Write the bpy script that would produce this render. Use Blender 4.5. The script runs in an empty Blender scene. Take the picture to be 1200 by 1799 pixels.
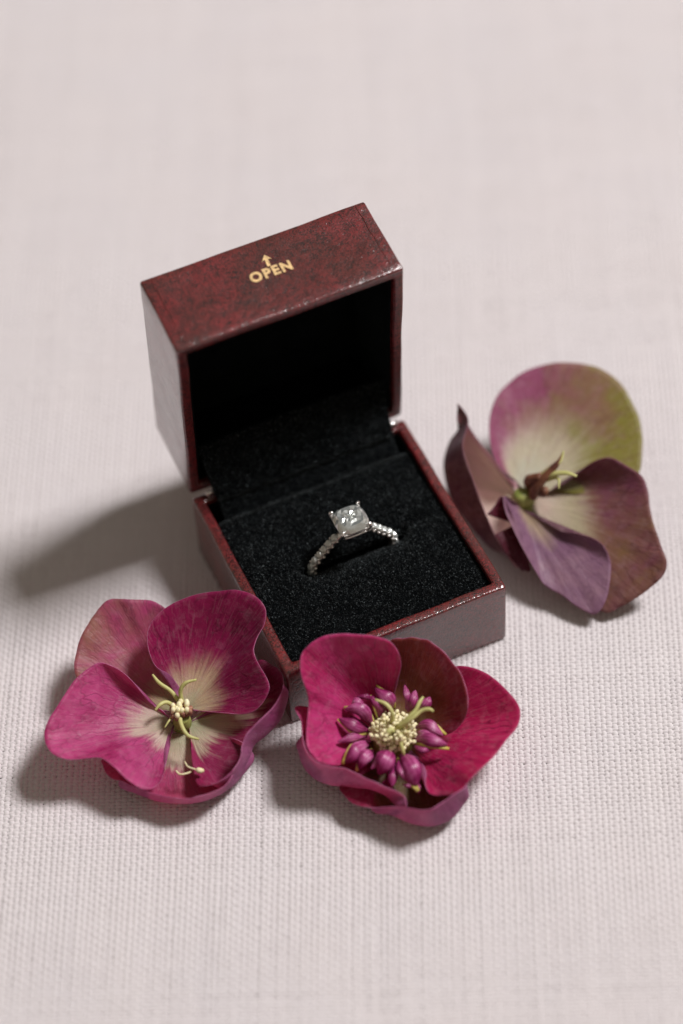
import bpy, bmesh, math, random
import numpy as np
from mathutils import Vector, Matrix, Euler
random.seed(7); rng = np.random.default_rng(7)
S = 0.01                      # modelling unit is the centimetre, the scene is in metres
scene = bpy.context.scene
col = scene.collection
R = math.radians

# ------------------------------------------------------------------ camera
BOX_YAW = 0.42206
FOC = 5013.5                  # focal length in pixels of a 1200 x 1799 frame
CAM_ROT = Euler((0.66547, 0.04654, 0.0))
_c, _s = math.cos(BOX_YAW), math.sin(BOX_YAW)
CAM_LOC = Vector((-11.02921*_c + 33.06612*_s, -11.02921*_s - 33.06612*_c, 51.52359))
cd = bpy.data.cameras.new('camera'); cam = bpy.data.objects.new('camera', cd); col.objects.link(cam)
cam.location = CAM_LOC*S; cam.rotation_euler = CAM_ROT
cd.sensor_fit = 'VERTICAL'; cd.sensor_height = 36; cd.lens = FOC/1799*36
cd.clip_start = 0.02; cd.clip_end = 100
cd.dof.use_dof = True; cd.dof.focus_distance = 0.6; cd.dof.aperture_fstop = 4.2; cd.dof.aperture_blades = 8
scene.camera = cam
RM = CAM_ROT.to_matrix()

def at(px, py, z):
    """point at height z (cm) that the camera sees at pixel px,py of a 1200x1799 frame"""
    d = RM @ Vector(((px-600)/FOC, -(py-899.5)/FOC, -1))
    k = (z-CAM_LOC.z)/d.z
    return CAM_LOC + d*k
for q_ in ((617,915,2.74),(480,475,7.2),(640,1350,0),(640,1130,1.4),(995,636,2.8),(1046,1079,.4),(600,1700,0),(600,500,0)): print('depth', q_, (at(*q_)-CAM_LOC).dot(RM @ Vector((0, 0, -1))))
cd.dof.focus_distance = (at(640, 1060, 1.9)-CAM_LOC).dot(RM @ Vector((0, 0, -1)))*S

# ------------------------------------------------------------------ light
w = bpy.data.worlds.new('World'); scene.world = w; w.use_nodes = True
nt = w.node_tree; nt.nodes.clear()
wo = nt.nodes.new('ShaderNodeOutputWorld'); bg = nt.nodes.new('ShaderNodeBackground')
tc = nt.nodes.new('ShaderNodeTexCoord'); sx = nt.nodes.new('ShaderNodeSeparateXYZ')
cr = nt.nodes.new('ShaderNodeValToRGB'); mr = nt.nodes.new('ShaderNodeMapRange')
nt.links.new(tc.outputs['Generated'], sx.inputs[0]); nt.links.new(sx.outputs['Z'], mr.inputs['Value'])
mr.inputs['From Min'].default_value = -0.2; mr.inputs['From Max'].default_value = 1
nt.links.new(mr.outputs[0], cr.inputs[0]); nt.links.new(cr.outputs[0], bg.inputs[0]); nt.links.new(bg.outputs[0], wo.inputs[0])
cr.color_ramp.elements[0].color = (0.68, 0.49, 0.29, 1); cr.color_ramp.elements[1].color = (0.95, 0.87, 0.76, 1)
bg.inputs[1].default_value = 0.235
ld = bpy.data.lights.new('window_light', 'AREA'); lo = bpy.data.objects.new('window_light', ld); col.objects.link(lo)
ld.shape = 'SQUARE'; ld.size = 0.50; ld.energy = 71; ld.color = (1.0, 0.97, 0.965)
LD = Vector((0.60, 0.27, 1.0)).normalized()
lo.location = Vector((0, 0.02, 0)) + LD*2.5; lo.rotation_euler = LD.to_track_quat('Z', 'Y').to_euler()
scene.view_settings.view_transform = 'Standard'; scene.view_settings.look = 'None'
scene.view_settings.exposure = 0; scene.view_settings.gamma = 1
scene.cycles.sample_clamp_indirect = 4; scene.cycles.max_bounces = 12; scene.cycles.transmission_bounces = 12

# ------------------------------------------------------------------ helpers
def tag(o, label=None, cat=None, group=None, kind=None):
    if label: o['label'] = label
    if cat: o['category'] = cat
    if group: o['group'] = group
    if kind: o['kind'] = kind
    return o

def empty(name, loc, rz=0):
    o = bpy.data.objects.new(name, None); col.objects.link(o)
    o.location = Vector(loc)*S; o.rotation_euler = (0, 0, rz); o.empty_display_size = 0.01
    return o

def link(name, me, mats, parent=None, smooth=True):
    o = bpy.data.objects.new(name, me); col.objects.link(o)
    for m in (mats if isinstance(mats, (list, tuple)) else [mats]): me.materials.append(m)
    if parent is not None: o.parent = parent
    if smooth:
        me.polygons.foreach_set('use_smooth', np.ones(len(me.polygons), dtype=bool))
    me.update()
    return o

def mesh(name, vs, fs, mats, parent=None, smooth=True, org=(0, 0, 0)):
    me = bpy.data.meshes.new(name); og = Vector(org)
    me.from_pydata([tuple((Vector(v)-og)*S) for v in vs], [], fs)
    return link(name, me, mats, parent, smooth)

def bmobj(name, bm, mats, parent=None, smooth=True):
    for v in bm.verts: v.co *= S
    bmesh.ops.recalc_face_normals(bm, faces=bm.faces)
    me = bpy.data.meshes.new(name); bm.to_mesh(me); bm.free()
    return link(name, me, mats, parent, smooth)

def np_mesh(name, V, F, mats, parent=None, smooth=True):
    """V (n,3) in cm, F (m,k)"""
    me = bpy.data.meshes.new(name); k = F.shape[1]
    me.vertices.add(len(V)); me.vertices.foreach_set('co', (V*S).astype(np.float32).ravel())
    me.loops.add(F.size); me.loops.foreach_set('vertex_index', F.astype(np.int32).ravel())
    me.polygons.add(len(F)); me.polygons.foreach_set('loop_start', np.arange(0, F.size, k, dtype=np.int32))
    me.update(calc_edges=True)
    return link(name, me, mats, parent, smooth)

def cat_rom(P, t):
    """P (n,k) points, t in 0..1, uniform Catmull-Rom"""
    P = np.asarray(P, float); n = len(P)
    if n == 2: return P[0] + (P[1]-P[0])*t
    x = min(max(t, 0), 1)*(n-1); i = min(int(x), n-2); f = x-i
    p1, p2 = P[i], P[i+1]
    p0 = P[i-1] if i > 0 else 2*p1-p2
    p3 = P[i+2] if i+2 < n else 2*p2-p1
    return 0.5*((2*p1)+(-p0+p2)*f+(2*p0-5*p1+4*p2-p3)*f*f+(-p0+3*p1-3*p2+p3)*f**3)

def tube(bm, pts, rads, seg=8, flat=1.0, sub=1, up=None):
    """round tube with closed rounded ends through pts"""
    if sub > 1:
        n = (len(pts)-1)*sub+1
        pts2 = [Vector(cat_rom(pts, i/(n-1))) for i in range(n)]
        rads = [float(np.interp(i/(n-1), np.linspace(0, 1, len(rads)), rads)) for i in range(n)]
        pts = pts2
    pts = [Vector(p) for p in pts]; rings = []
    prev = None
    for i, p in enumerate(pts):
        d = (pts[min(i+1, len(pts)-1)]-pts[max(i-1, 0)]).normalized()
        if prev is None:
            a = Vector(up) if up is not None else (Vector((0, 0, 1)) if abs(d.z) < 0.9 else Vector((1, 0, 0)))
        else: a = prev
        x = a.cross(d).normalized(); y = d.cross(x).normalized(); prev = y
        rings.append([bm.verts.new(p + (x*math.cos(k*2*math.pi/seg) + y*flat*math.sin(k*2*math.pi/seg))*rads[i]) for k in range(seg)])
    for a, b in zip(rings, rings[1:]):
        for k in range(seg): bm.faces.new((a[k], a[(k+1) % seg], b[(k+1) % seg], b[k]))
    bm.faces.new(rings[0][::-1]); bm.faces.new(rings[-1])

def slab(bm, x0, x1, y0, y1, z0, z1, bev=0.0, seg=2):
    r = bmesh.ops.create_cube(bm, size=1)
    for v in r['verts']:
        v.co = Vector(((x0+x1)/2+v.co.x*(x1-x0), (y0+y1)/2+v.co.y*(y1-y0), (z0+z1)/2+v.co.z*(z1-z0)))
    if bev:
        es = list({e for v in r['verts'] for e in v.link_edges})
        bmesh.ops.bevel(bm, geom=es, offset=bev, segments=seg, profile=0.5, affect='EDGES')

# ---- shader helper
class NT:
    def __init__(s, name):
        s.m = bpy.data.materials.new(name); s.m.use_nodes = True
        s.t = s.m.node_tree; s.t.nodes.clear()
        s.out = s.t.nodes.new('ShaderNodeOutputMaterial')
        s.tc = s.t.nodes.new('ShaderNodeTexCoord')
    def n(s, typ, **kw):
        nd = s.t.nodes.new(typ)
        for k, v in kw.items():
            if k.startswith('_'): setattr(nd, k[1:], v)
        return nd
    def set(s, sock, v):
        if isinstance(v, bpy.types.NodeSocket): s.t.links.new(v, sock)
        elif isinstance(v, (tuple, list)) and len(v) == 3 and sock.type == 'RGBA': sock.default_value = (*v, 1)
        else: sock.default_value = v
    def mapping(s, src, scale=(1, 1, 1), loc=(0, 0, 0)):
        nd = s.n('ShaderNodeMapping'); s.set(nd.inputs[0], src)
        nd.inputs['Scale'].default_value = scale; nd.inputs['Location'].default_value = loc
        return nd.outputs[0]
    def noise(s, vec, scale=1, detail=3, rough=0.55, dist=0.0):
        nd = s.n('ShaderNodeTexNoise'); s.set(nd.inputs['Vector'], vec)
        nd.inputs['Scale'].default_value = scale; nd.inputs['Detail'].default_value = detail
        nd.inputs['Roughness'].default_value = rough; nd.inputs['Distortion'].default_value = dist
        return nd.outputs['Fac']
    def math(s, op, a, b=0.0, c=0.0, clamp=False):
        nd = s.n('ShaderNodeMath', _operation=op, _use_clamp=clamp)
        s.set(nd.inputs[0], a); s.set(nd.inputs[1], b); s.set(nd.inputs[2], c)
        return nd.outputs[0]
    def rng(s, v, a, b, c=0.0, d=1.0):
        nd = s.n('ShaderNodeMapRange'); s.set(nd.inputs[0], v)
        for i, x in enumerate((a, b, c, d)): nd.inputs[i+1].default_value = x
        return nd.outputs[0]
    def ramp(s, f, stops):
        nd = s.n('ShaderNodeValToRGB'); s.set(nd.inputs[0], f); e = nd.color_ramp.elements
        while len(e) < len(stops): e.new(0.5)
        for k, (p, c) in enumerate(stops): e[k].position = p; e[k].color = (*c, 1)
        return nd.outputs[0]
    def mix(s, f, a, b, typ='MIX'):
        nd = s.n('ShaderNodeMix', _data_type='RGBA', _blend_type=typ)
        s.set(nd.inputs[0], f); s.set(nd.inputs[6], a); s.set(nd.inputs[7], b)
        return nd.outputs[2]
    def bump(s, h, dist, strength=1.0):
        nd = s.n('ShaderNodeBump'); s.set(nd.inputs['Height'], h)
        nd.inputs['Distance'].default_value = dist*S; nd.inputs['Strength'].default_value = strength
        return nd.outputs[0]
    def bsdf(s, **kw):
        nd = s.n('ShaderNodeBsdfPrincipled')
        for k, v in kw.items(): s.set(nd.inputs[k.replace('_', ' ')], v)
        return nd
    def done(s, sh):
        s.t.links.new(sh.outputs[0] if hasattr(sh, 'outputs') else sh, s.out.inputs[0]); return s.m

def srgb(r, g, b):
    f = lambda c: (c/255/12.92) if c <= 10 else ((c/255+0.055)/1.055)**2.4
    return (f(r), f(g), f(b))

# ------------------------------------------------------------------ materials
def mat_thread(name, vert):
    N = NT(name); ob = N.mapping(N.tc.outputs['Object'], (100, 100, 100))
    st = N.mapping(ob, (7, 0.25, 1) if vert else (0.3, 10, 1))
    a = N.noise(st, 1, 2); b = N.noise(ob, 0.35, 3); f = N.noise(N.mapping(ob, (9, 60, 9) if vert else (60, 9, 9)), 1, 3)
    c = N.ramp(a, [(0.25, (0.63, 0.595, 0.615)), (0.5, (0.67, 0.635, 0.652)), (0.8, (0.715, 0.68, 0.695))])
    c = N.mix(N.rng(b, 0.3, 0.7, 0, 0.25), c, (0.70, 0.64, 0.63))
    c = N.mix(N.rng(f, 0.35, 0.75, 0, 0.35), c, (0.52, 0.46, 0.44))
    return N.done(N.bsdf(Base_Color=c, Roughness=0.85, Specular_IOR_Level=0.25, Sheen_Weight=0.15, Normal=N.bump(f, 0.004)))

def mat_plain(name, c, rough=0.8, **kw):
    N = NT(name); ob = N.mapping(N.tc.outputs['Object'], (100, 100, 100))
    f = N.noise(ob, 4, 4)
    cc = N.mix(f, tuple(x*0.8 for x in c), tuple(min(1, x*1.2) for x in c))
    return N.done(N.bsdf(Base_Color=cc, Roughness=rough, **kw))

def mat_leather(name, smooth=False):
    N = NT(name); ob = N.mapping(N.tc.outputs['Object'], (100, 100, 100))
    big = N.noise(ob, 0.55, 2)
    sp = N.noise(N.mapping(ob, (1, 1.5, 1.5)), 34, 4, 0.7, 0.3); sp2 = N.noise(ob, 7, 3, 0.6, 0.3)
    red = N.mix(N.rng(big, 0.35, 0.65), srgb(134, 35, 41), srgb(104, 36, 33))
    dark = srgb(26, 9, 10)
    m = N.math('MULTIPLY_ADD', sp2, 0.28, sp)
    c = N.mix(N.rng(m, 0.58, 0.71), dark, red)
    c = N.mix(N.rng(N.noise(ob, 28, 2), 0.60, 0.72, 0, 0.5), c, srgb(30, 14, 14))
    h = N.math('ADD', N.noise(ob, 22, 2), N.math('MULTIPLY', N.noise(ob, 7, 3), 0.8))
    bs = N.bsdf(Base_Color=c, Roughness=N.rng(N.noise(ob, 3, 3), 0.3, 0.7, 0.34, 0.50), Specular_IOR_Level=0.25,
                Coat_Weight=1.0, Coat_Roughness=0.2, Coat_IOR=1.75, Normal=N.bump(h, 0.010, 0.55))
    N.set(bs.inputs['Coat Normal'], N.bump(h, 0.014, 0.7))
    return N.done(bs)

def mat_velvet(name, c=(0.0022, 0.0026, 0.003)):
    N = NT(name); ob = N.mapping(N.tc.outputs['Object'], (100, 100, 100))
    h = N.noise(ob, 25, 3, 0.7); b = N.noise(ob, 2.2, 4, 0.6)
    cc = N.mix(N.rng(b, 0.4, 0.7), c, tuple(x*2.2 for x in c))
    return N.done(N.bsdf(Base_Color=cc, Roughness=1.0, Specular_IOR_Level=0.0, Sheen_Weight=0.05, Sheen_Roughness=0.35,
                         Sheen_Tint=(0.6, 0.75, 0.8), Normal=N.bump(h, 0.03)))

def mat_fibre():
    N = NT('velvet_fibre'); ob = N.mapping(N.tc.outputs['Object'], (100, 100, 100))
    cc = N.ramp(N.noise(ob, 40, 1), [(0.35, (0.003, 0.004, 0.004)), (0.52, (0.004, 0.005, 0.006)), (0.62, (0.018, 0.024, 0.026)), (0.71, (0.36, 0.42, 0.44))])
    return N.done(N.bsdf(Base_Color=cc, Roughness=0.55, Specular_IOR_Level=0.3))

def mat_petal(name, base, mid, A, B, side=0.0, r0=0.12, r1=0.32, r2=0.5, vein=(0.12, 0.01, 0.04), vs=0.5, seed=0.0, bias=0.0, gloss=0.40, trans=0.56, edge=None, bl=1.0):
    """uv.x runs along the rim, uv.y from the base (0) to the rim (1); A is the main colour, B the second one (side > 0: towards uv.x = 1)"""
    N = NT(name); uv = N.tc.outputs['UV']; ob = N.mapping(N.tc.outputs['Object'], (100, 100, 100), (seed, seed*2, 0))
    sp = N.n('ShaderNodeSeparateXYZ'); N.set(sp.inputs[0], uv); u, v = sp.outputs[0], sp.outputs[1]
    st = N.noise(N.mapping(uv, (46, 2.2, 1), (seed*3, seed, 0)), 1, 4, 0.6, 0.35)
    fine = N.noise(N.mapping(uv, (150, 5, 1), (seed, 0, 0)), 1, 3, 0.6, 0.2)
    blot = N.noise(ob, 1.1, 4, 0.6, 0.4)
    tt = N.math('ADD', v, N.math('MULTIPLY', N.math('SUBTRACT', st, 0.5), 0.32))
    tt = N.math('ADD', tt, N.math('MULTIPLY', N.math('SUBTRACT', blot, 0.5), 0.28))
    fAB = N.math('ADD', N.rng(blot, 0.5-0.16/bl, 0.5+0.17/bl, 0, 1), N.math('MULTIPLY', N.math('SUBTRACT', u, 0.5), side*2))
    fAB = N.math('ADD', fAB, bias, clamp=True)
    hue = lambda c: tuple(min(1, k) for k in (c[0]*1.28+.01, c[1]*1.28+.012, c[2]*1.42+.018)) if c[2] > c[1]*1.5 else tuple(min(1, x*1.25+.01) for x in c)
    A = hue(A); B = hue(B); main = N.mix(fAB, A, B)
    f1 = N.rng(tt, r1, r2); cen = N.mix(N.rng(tt, r0, r1), base, mid)
    f1.node.interpolation_type = 'SMOOTHSTEP'
    c = N.mix(f1, cen, main)
    # branching darker veins
    vo = N.n('ShaderNodeTexVoronoi', _feature='DISTANCE_TO_EDGE'); 
    wv = N.n('ShaderNodeVectorMath', _operation='ADD'); N.set(wv.inputs[0], N.mapping(uv, (30, 2.6, 1), (seed, 0, 0)))
    nz = N.n('ShaderNodeTexNoise'); N.set(nz.inputs['Vector'], N.mapping(uv, (9, 5, 1), (seed, 0, 0))); nz.inputs['Scale'].default_value = 1.5
    sc_ = N.n('ShaderNodeVectorMath', _operation='SCALE'); N.set(sc_.inputs[0], nz.outputs['Color']); sc_.inputs[3].default_value = 1.3
    N.set(wv.inputs[1], sc_.outputs[0]); N.set(vo.inputs['Vector'], wv.outputs[0]); vo.inputs['Scale'].default_value = 1
    vn = N.rng(vo.outputs['Distance'], 0.0, 0.085, 1, 0)
    vmask = N.math('MULTIPLY', vn, N.math('MULTIPLY', N.rng(v, 0.25, 0.6, 0.15, 1), N.rng(N.noise(ob, 1.7, 2), 0.38, 0.62, 0.1, 1)))
    c = N.mix(N.math('MULTIPLY', vmask, vs), c, vein)
    c = N.mix(N.rng(st, 0.5, 0.78, 0, vs*0.55), c, vein)
    gr = N.noise(ob, 17, 3, 0.7); c = N.mix(N.rng(gr, 0.5, 0.75, 0, 0.25), c, N.mix(0.5, c, vein)); c = N.mix(N.rng(N.noise(ob, 5, 4, 0.65, 0.5), 0.5, 0.7, 0, 0.3), c, N.mix(0.5, c, (0.75, 0.5, 0.62)))
    c = N.mix(N.rng(fine, 0.52, 0.8, 0, 0.45), c, N.mix(0.5, c, (0.75, 0.55, 0.6)))
    if edge: c = N.mix(N.rng(v, 0.955, 0.995, 0, 0.6), c, edge)
    h = N.math('ADD', N.math('ADD', N.math('MULTIPLY', N.noise(ob, 3.2, 4, 0.6, 0.4), 2.4), N.math('MULTIPLY', gr, 0.5)), N.math('MULTIPLY', st, 0.9))
    h = N.math('ADD', h, N.math('ADD', N.math('MULTIPLY', fine, 0.4), N.math('MULTIPLY', vn, -0.35)))
    nrm = N.bump(h, 0.014, 0.6)
    bs = N.bsdf(Base_Color=c, Roughness=gloss, Specular_IOR_Level=0.34, Sheen_Weight=0.10, Sheen_Roughness=0.3, Sheen_Tint=(0.9, 0.75, 0.95), Normal=nrm)
    tr = N.n('ShaderNodeBsdfTranslucent'); gm = N.n('ShaderNodeGamma'); N.set(gm.inputs[0], c); gm.inputs[1].default_value = 0.62; N.set(tr.inputs[0], N.mix(1.0, gm.outputs[0], (1, 0.82, 0.72), 'MULTIPLY')); N.set(tr.inputs['Normal'], nrm)
    mx = N.n('ShaderNodeMixShader'); mx.inputs[0].default_value = trans
    N.t.links.new(bs.outputs[0], mx.inputs[1]); N.t.links.new(tr.outputs[0], mx.inputs[2])
    return N.done(mx)

def mat_organic(name, c0, c1, rough=0.45, sub=0.0, ns=3.0, stretch=(1, 1, 1), trans=0.0):
    N = NT(name); ob = N.mapping(N.tc.outputs['Object'], tuple(100*x for x in stretch))
    f = N.noise(ob, ns, 4, 0.6, 0.3); g = N.noise(ob, ns*6, 3)
    c = N.mix(N.rng(f, 0.35, 0.65), c0, c1); c = N.mix(N.rng(g, 0.5, 0.8, 0, 0.3), c, tuple(min(1, x*1.6+0.03) for x in c1))
    bs = N.bsdf(Base_Color=c, Roughness=rough, Specular_IOR_Level=0.45, Normal=N.bump(g, 0.006, 0.7))
    if not trans: return N.done(bs)
    tr = N.n('ShaderNodeBsdfTranslucent'); N.set(tr.inputs[0], c)
    mx = N.n('ShaderNodeMixShader'); mx.inputs[0].default_value = trans
    N.t.links.new(bs.outputs[0], mx.inputs[1]); N.t.links.new(tr.outputs[0], mx.inputs[2])
    return N.done(mx)

def mat_metal(name, c, rough=0.12):
    N = NT(name); ob = N.mapping(N.tc.outputs['Object'], (100, 100, 100))
    return N.done(N.bsdf(Base_Color=c, Metallic=1.0, Roughness=N.rng(N.noise(ob, 30, 3), 0.3, 0.7, rough*0.6, rough*1.5), Normal=N.bump(N.noise(ob, 18, 2), 0.002, 0.4)))

def mat_gem(name, df_=0.16):
    N = NT(name)
    g = N.n('ShaderNodeBsdfGlass'); g.inputs['IOR'].default_value = 2.42; g.inputs['Roughness'].default_value = 0.0
    g.inputs['Color'].default_value = (0.97, 0.99, 0.985, 1)
    gl = N.n('ShaderNodeBsdfGlossy'); gl.inputs['Roughness'].default_value = 0.21; gl.inputs['Color'].default_value = (0.95, 0.98, 0.96, 1)
    mx = N.n('ShaderNodeMixShader'); mx.inputs[0].default_value = 0.66
    N.t.links.new(g.outputs[0], mx.inputs[1]); N.t.links.new(gl.outputs[0], mx.inputs[2])
    df = N.n('ShaderNodeBsdfDiffuse'); df.inputs[0].default_value = (0.85, 0.9, 0.88, 1); m2 = N.n('ShaderNodeMixShader'); m2.inputs[0].default_value = df_
    N.t.links.new(mx.outputs[0], m2.inputs[1]); N.t.links.new(df.outputs[0], m2.inputs[2])
    return N.done(m2)

M_table = mat_plain('painted_wood', (0.34, 0.30, 0.27))
M_warp = mat_thread('linen_warp', True); M_weft = mat_thread('linen_weft', False)
M_leather = mat_leather('mottled_leather')
M_velvet = mat_velvet('black_velvet'); M_fibre = mat_fibre()
M_gold = mat_metal('gold_foil', (0.95, 0.68, 0.36), 0.45)
M_silver = mat_metal('white_gold', (0.95, 0.93, 0.91), 0.3)
M_gem = mat_gem('diamond'); M_gem2 = mat_gem('small_diamond', 0.35)

# ------------------------------------------------------------------ setting: table and linen cloth
bm = bmesh.new(); slab(bm, -60, 60, -45, 75, -2.0, -0.075)
tag(bmobj('table_surface', bm, M_table, smooth=False), kind='structure')

def threads(n, pitch, off, L0, L1, step, amp, hw, hh, vert):
    """n threads side by side, each a flat-bottomed yarn weaving over and under the crossing ones"""
    K = int((L1-L0)/step); ns = 2*K+1
    t = np.arange(ns)/2.0
    i = np.arange(n)
    width = 1 + (0.11 if vert else 0.06)*rng.standard_normal(n).clip(-1.6, 1.8)
    wid2 = 1 + 0.05*np.sin(t[None, :]*0.11+rng.uniform(0, 6, n)[:, None]) + 0.05*np.sin(t[None, :]*0.47+rng.uniform(0, 6, n)[:, None]) + 0.06*rng.standard_normal((n, ns))
    for k in rng.choice(n, n//4, replace=False):          # slubs: short thicker stretches of yarn
        for _ in range(3): wid2[k] += rng.uniform(.12, .32)*np.exp(-((t-rng.uniform(0, t[-1]))/rng.uniform(3, 9))**2)
    W = hw*width[:, None]*wid2
    wander = 0.16*pitch*(np.sin(t*0.021+rng.uniform(0, 6)) + 0.5*np.sin(t*0.083+rng.uniform(0, 6)))[None, :] + pitch*0.03*rng.standard_normal((n, ns))
    c = off + i[:, None]*pitch + wander + pitch*0.05*rng.standard_normal(n)[:, None]
    ph = (i % 2)[:, None]
    z = amp*np.cos(math.pi*(t[None, :]+ph))*(1 if vert else -1)*(0.9+0.1*rng.standard_normal((n, ns)))
    pr = np.array([(-1.0, -0.55), (-0.68, 0.50), (0.0, 1.0), (0.68, 0.50), (1.0, -0.55)])
    puff = 1 + (0.12 if vert else 0.06)*np.cos(math.pi*(t[None, :]+ph))*(1 if vert else -1); W = W*puff
    hl = hh*(0.9+0.1*width)[:, None]
    along = L0 + t*step
    V = np.zeros((n, ns, 5, 3))
    a, b = (0, 1) if vert else (1, 0)
    V[..., a] = c[..., None] + W[..., None]*pr[:, 0]
    V[..., b] = along[None, :, None] + 0.06*step*rng.standard_normal((n, ns))[..., None]
    V[..., 2] = z[..., None] + hl[..., None]*pr[:, 1]
    idx = np.arange(n*ns*5).reshape(n, ns, 5)
    q = np.stack([idx[:, :-1, :-1], idx[:, :-1, 1:], idx[:, 1:, 1:], idx[:, 1:, :-1]], -1).reshape(-1, 4)
    if vert: pass
    else: q = q[:, ::-1]
    return V.reshape(-1, 3), q

CX = at(600, 900, 0).x
PW, PF = 0.120, 0.086           # warp and weft pitch, cm
X0, X1, Y0, Y1 = CX-11.0, CX+11.5, at(600, 1799, 0).y-2.0, at(600, 0, 0).y+3.0
cloth = empty('linen_cloth', (0, 0, 0)); tag(cloth, 'pale pinkish grey linen cloth in plain weave', kind='structure')
nW = int((X1-X0)/PW); nF = int((Y1-Y0)/PF)
V, F = threads(nW, PW, X0, Y0-PF*0, Y0+nF*PF, PF, 0.025, PW*0.50, 0.022, True)
V[:, 2] -= 0.035
o = np_mesh('warp_threads', V, F, M_warp, cloth); o['kind'] = 'stuff'
V, F = threads(nF, PF, Y0, X0, X0+nW*PW, PW, 0.014, PF*0.455, 0.018, False)
V[:, 2] -= 0.035
o = np_mesh('weft_threads', V, F, M_weft, cloth); o['kind'] = 'stuff'
# the cloth goes on round the finely built middle
def mat_far_cloth():
    N = NT('linen_far'); ob = N.mapping(N.tc.outputs['Object'], (100, 100, 100))
    wv = N.n('ShaderNodeTexChecker'); N.set(wv.inputs[0], N.mapping(ob, (1/PW, 1/PF, 0.0001), (0, 0, 0.5))); wv.inputs['Scale'].default_value = 1
    c = N.mix(N.noise(N.mapping(ob, (7, .25, 1)), 1, 2), (0.56, 0.50, 0.49), (0.68, 0.61, 0.60))
    c = N.mix(N.math('MULTIPLY', wv.outputs['Fac'], 0.12), c, (0.42, 0.38, 0.37))
    return N.done(N.bsdf(Base_Color=c, Roughness=0.9, Normal=N.bump(wv.outputs['Fac'], 0.01)))
M_far = mat_far_cloth()
bm = bmesh.new()
for a in ((-55, X0, -40, 70), (X1, 55, -40, 70), (X0, X1, -40, Y0), (X0, X1, Y0+nF*PF, 70)): slab(bm, a[0], a[1], a[2], a[3], -0.070, -0.03)
bmobj('cloth_margin', bm, M_far, cloth, smooth=False)

# ------------------------------------------------------------------ ring box
W_, D_, H_, L_, ANG, D2_ = 5.2, 5.303, 1.893, 2.046, -0.08963, 5.336
box = empty('ring_box', (0, 0, 0), BOX_YAW)
tag(box, 'open mottled burgundy leather ring box lined with black velvet', 'ring box')
def tray(name, w_, d_, h_, wall, floor, parent):
    """open box: outer shell, rim and inner walls in one bevelled mesh, opening up"""
    bm = bmesh.new()
    o0 = [(0, 0), (w_, 0), (w_, d_), (0, d_)]; i0 = [(wall, wall), (w_-wall, wall), (w_-wall, d_-wall), (wall, d_-wall)]
    a = [bm.verts.new((x, y, 0)) for x, y in o0]; b = [bm.verts.new((x, y, h_)) for x, y in o0]
    c = [bm.verts.new((x, y, h_)) for x, y in i0]; d = [bm.verts.new((x, y, floor)) for x, y in i0]
    bm.faces.new(a[::-1]); bm.faces.new(d)
    for k in range(4):
        j = (k+1) % 4
        bm.faces.new((a[k], a[j], b[j], b[k])); bm.faces.new((b[k], b[j], c[j], c[k])); bm.faces.new((c[k], c[j], d[j], d[k]))
    es = [e for e in bm.edges]
    bmesh.ops.bevel(bm, geom=es, offset=0.055, segments=4, profile=0.5, affect='EDGES')
    # subdivide and make it slightly uneven, as board wrapped by hand is
    bmesh.ops.subdivide_edges(bm, edges=[e for e in bm.edges if e.calc_length() > 1.0], cuts=10, use_grid_fill=True)
    from mathutils import noise as mn
    for v in bm.verts:
        v.co += Vector((mn.noise(v.co*0.9), mn.noise(v.co*0.9+Vector((9, 0, 0))), mn.noise(v.co*0.9+Vector((0, 7, 0)))))*0.022
        if v.co.z > h_-0.12: v.co.z += 0.008*mn.noise(v.co*5.0)
    return bmobj(name, bm, M_leather, parent)
base = tray('base', W_, D_, H_, 0.24, 0.2, box)

# lid: tray turned so that its opening faces the viewer, hinged at the back rim
u = Vector((0, math.sin(ANG), math.cos(ANG))); v_ = Vector((0, math.cos(ANG), -math.sin(ANG)))
hinge = Vector((0, D_+0.06, H_+0.041))
lid = tray('lid', W_, D2_, L_, 0.24, 0.16, box)
# tray axes: x -> x, y -> u (up), z(opening) -> -v
lm = Matrix(((1, 0, 0), (0, u.y, -v_.y), (0, u.z, -v_.z)))
lid.matrix_local = Matrix.Translation((hinge + v_*L_)*S) @ lm.to_4x4()
def lidp(x, uu, vv): return hinge + Vector((x, 0, 0)) + u*uu + v_*vv

# velvet lining of the lid: thin bent sheets on the five inner faces
bm = bmesh.new(); e = 0.26; dep = 0.20
slab(bm, e, W_-e, e, D2_-e, 0.15, 0.24, 0.03)                       # back
slab(bm, e-0.03, e+0.05, e, D2_-e, 0.20, L_-0.13, 0.03); slab(bm, W_-e-0.05, W_-e+0.03, e, D2_-e, 0.20, L_-0.13, 0.03)
slab(bm, e, W_-e, e-0.03, e+0.05, 0.2, L_-0.13, 0.03); slab(bm, e, W_-e, D2_-e-0.05, D2_-e+0.03, 0.2, L_-0.13, 0.03)
lining = bmobj('lid_lining', bm, M_velvet, box); lining.matrix_local = Matrix.Translation((hinge + v_*L_)*S) @ lm.to_4x4()

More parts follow.
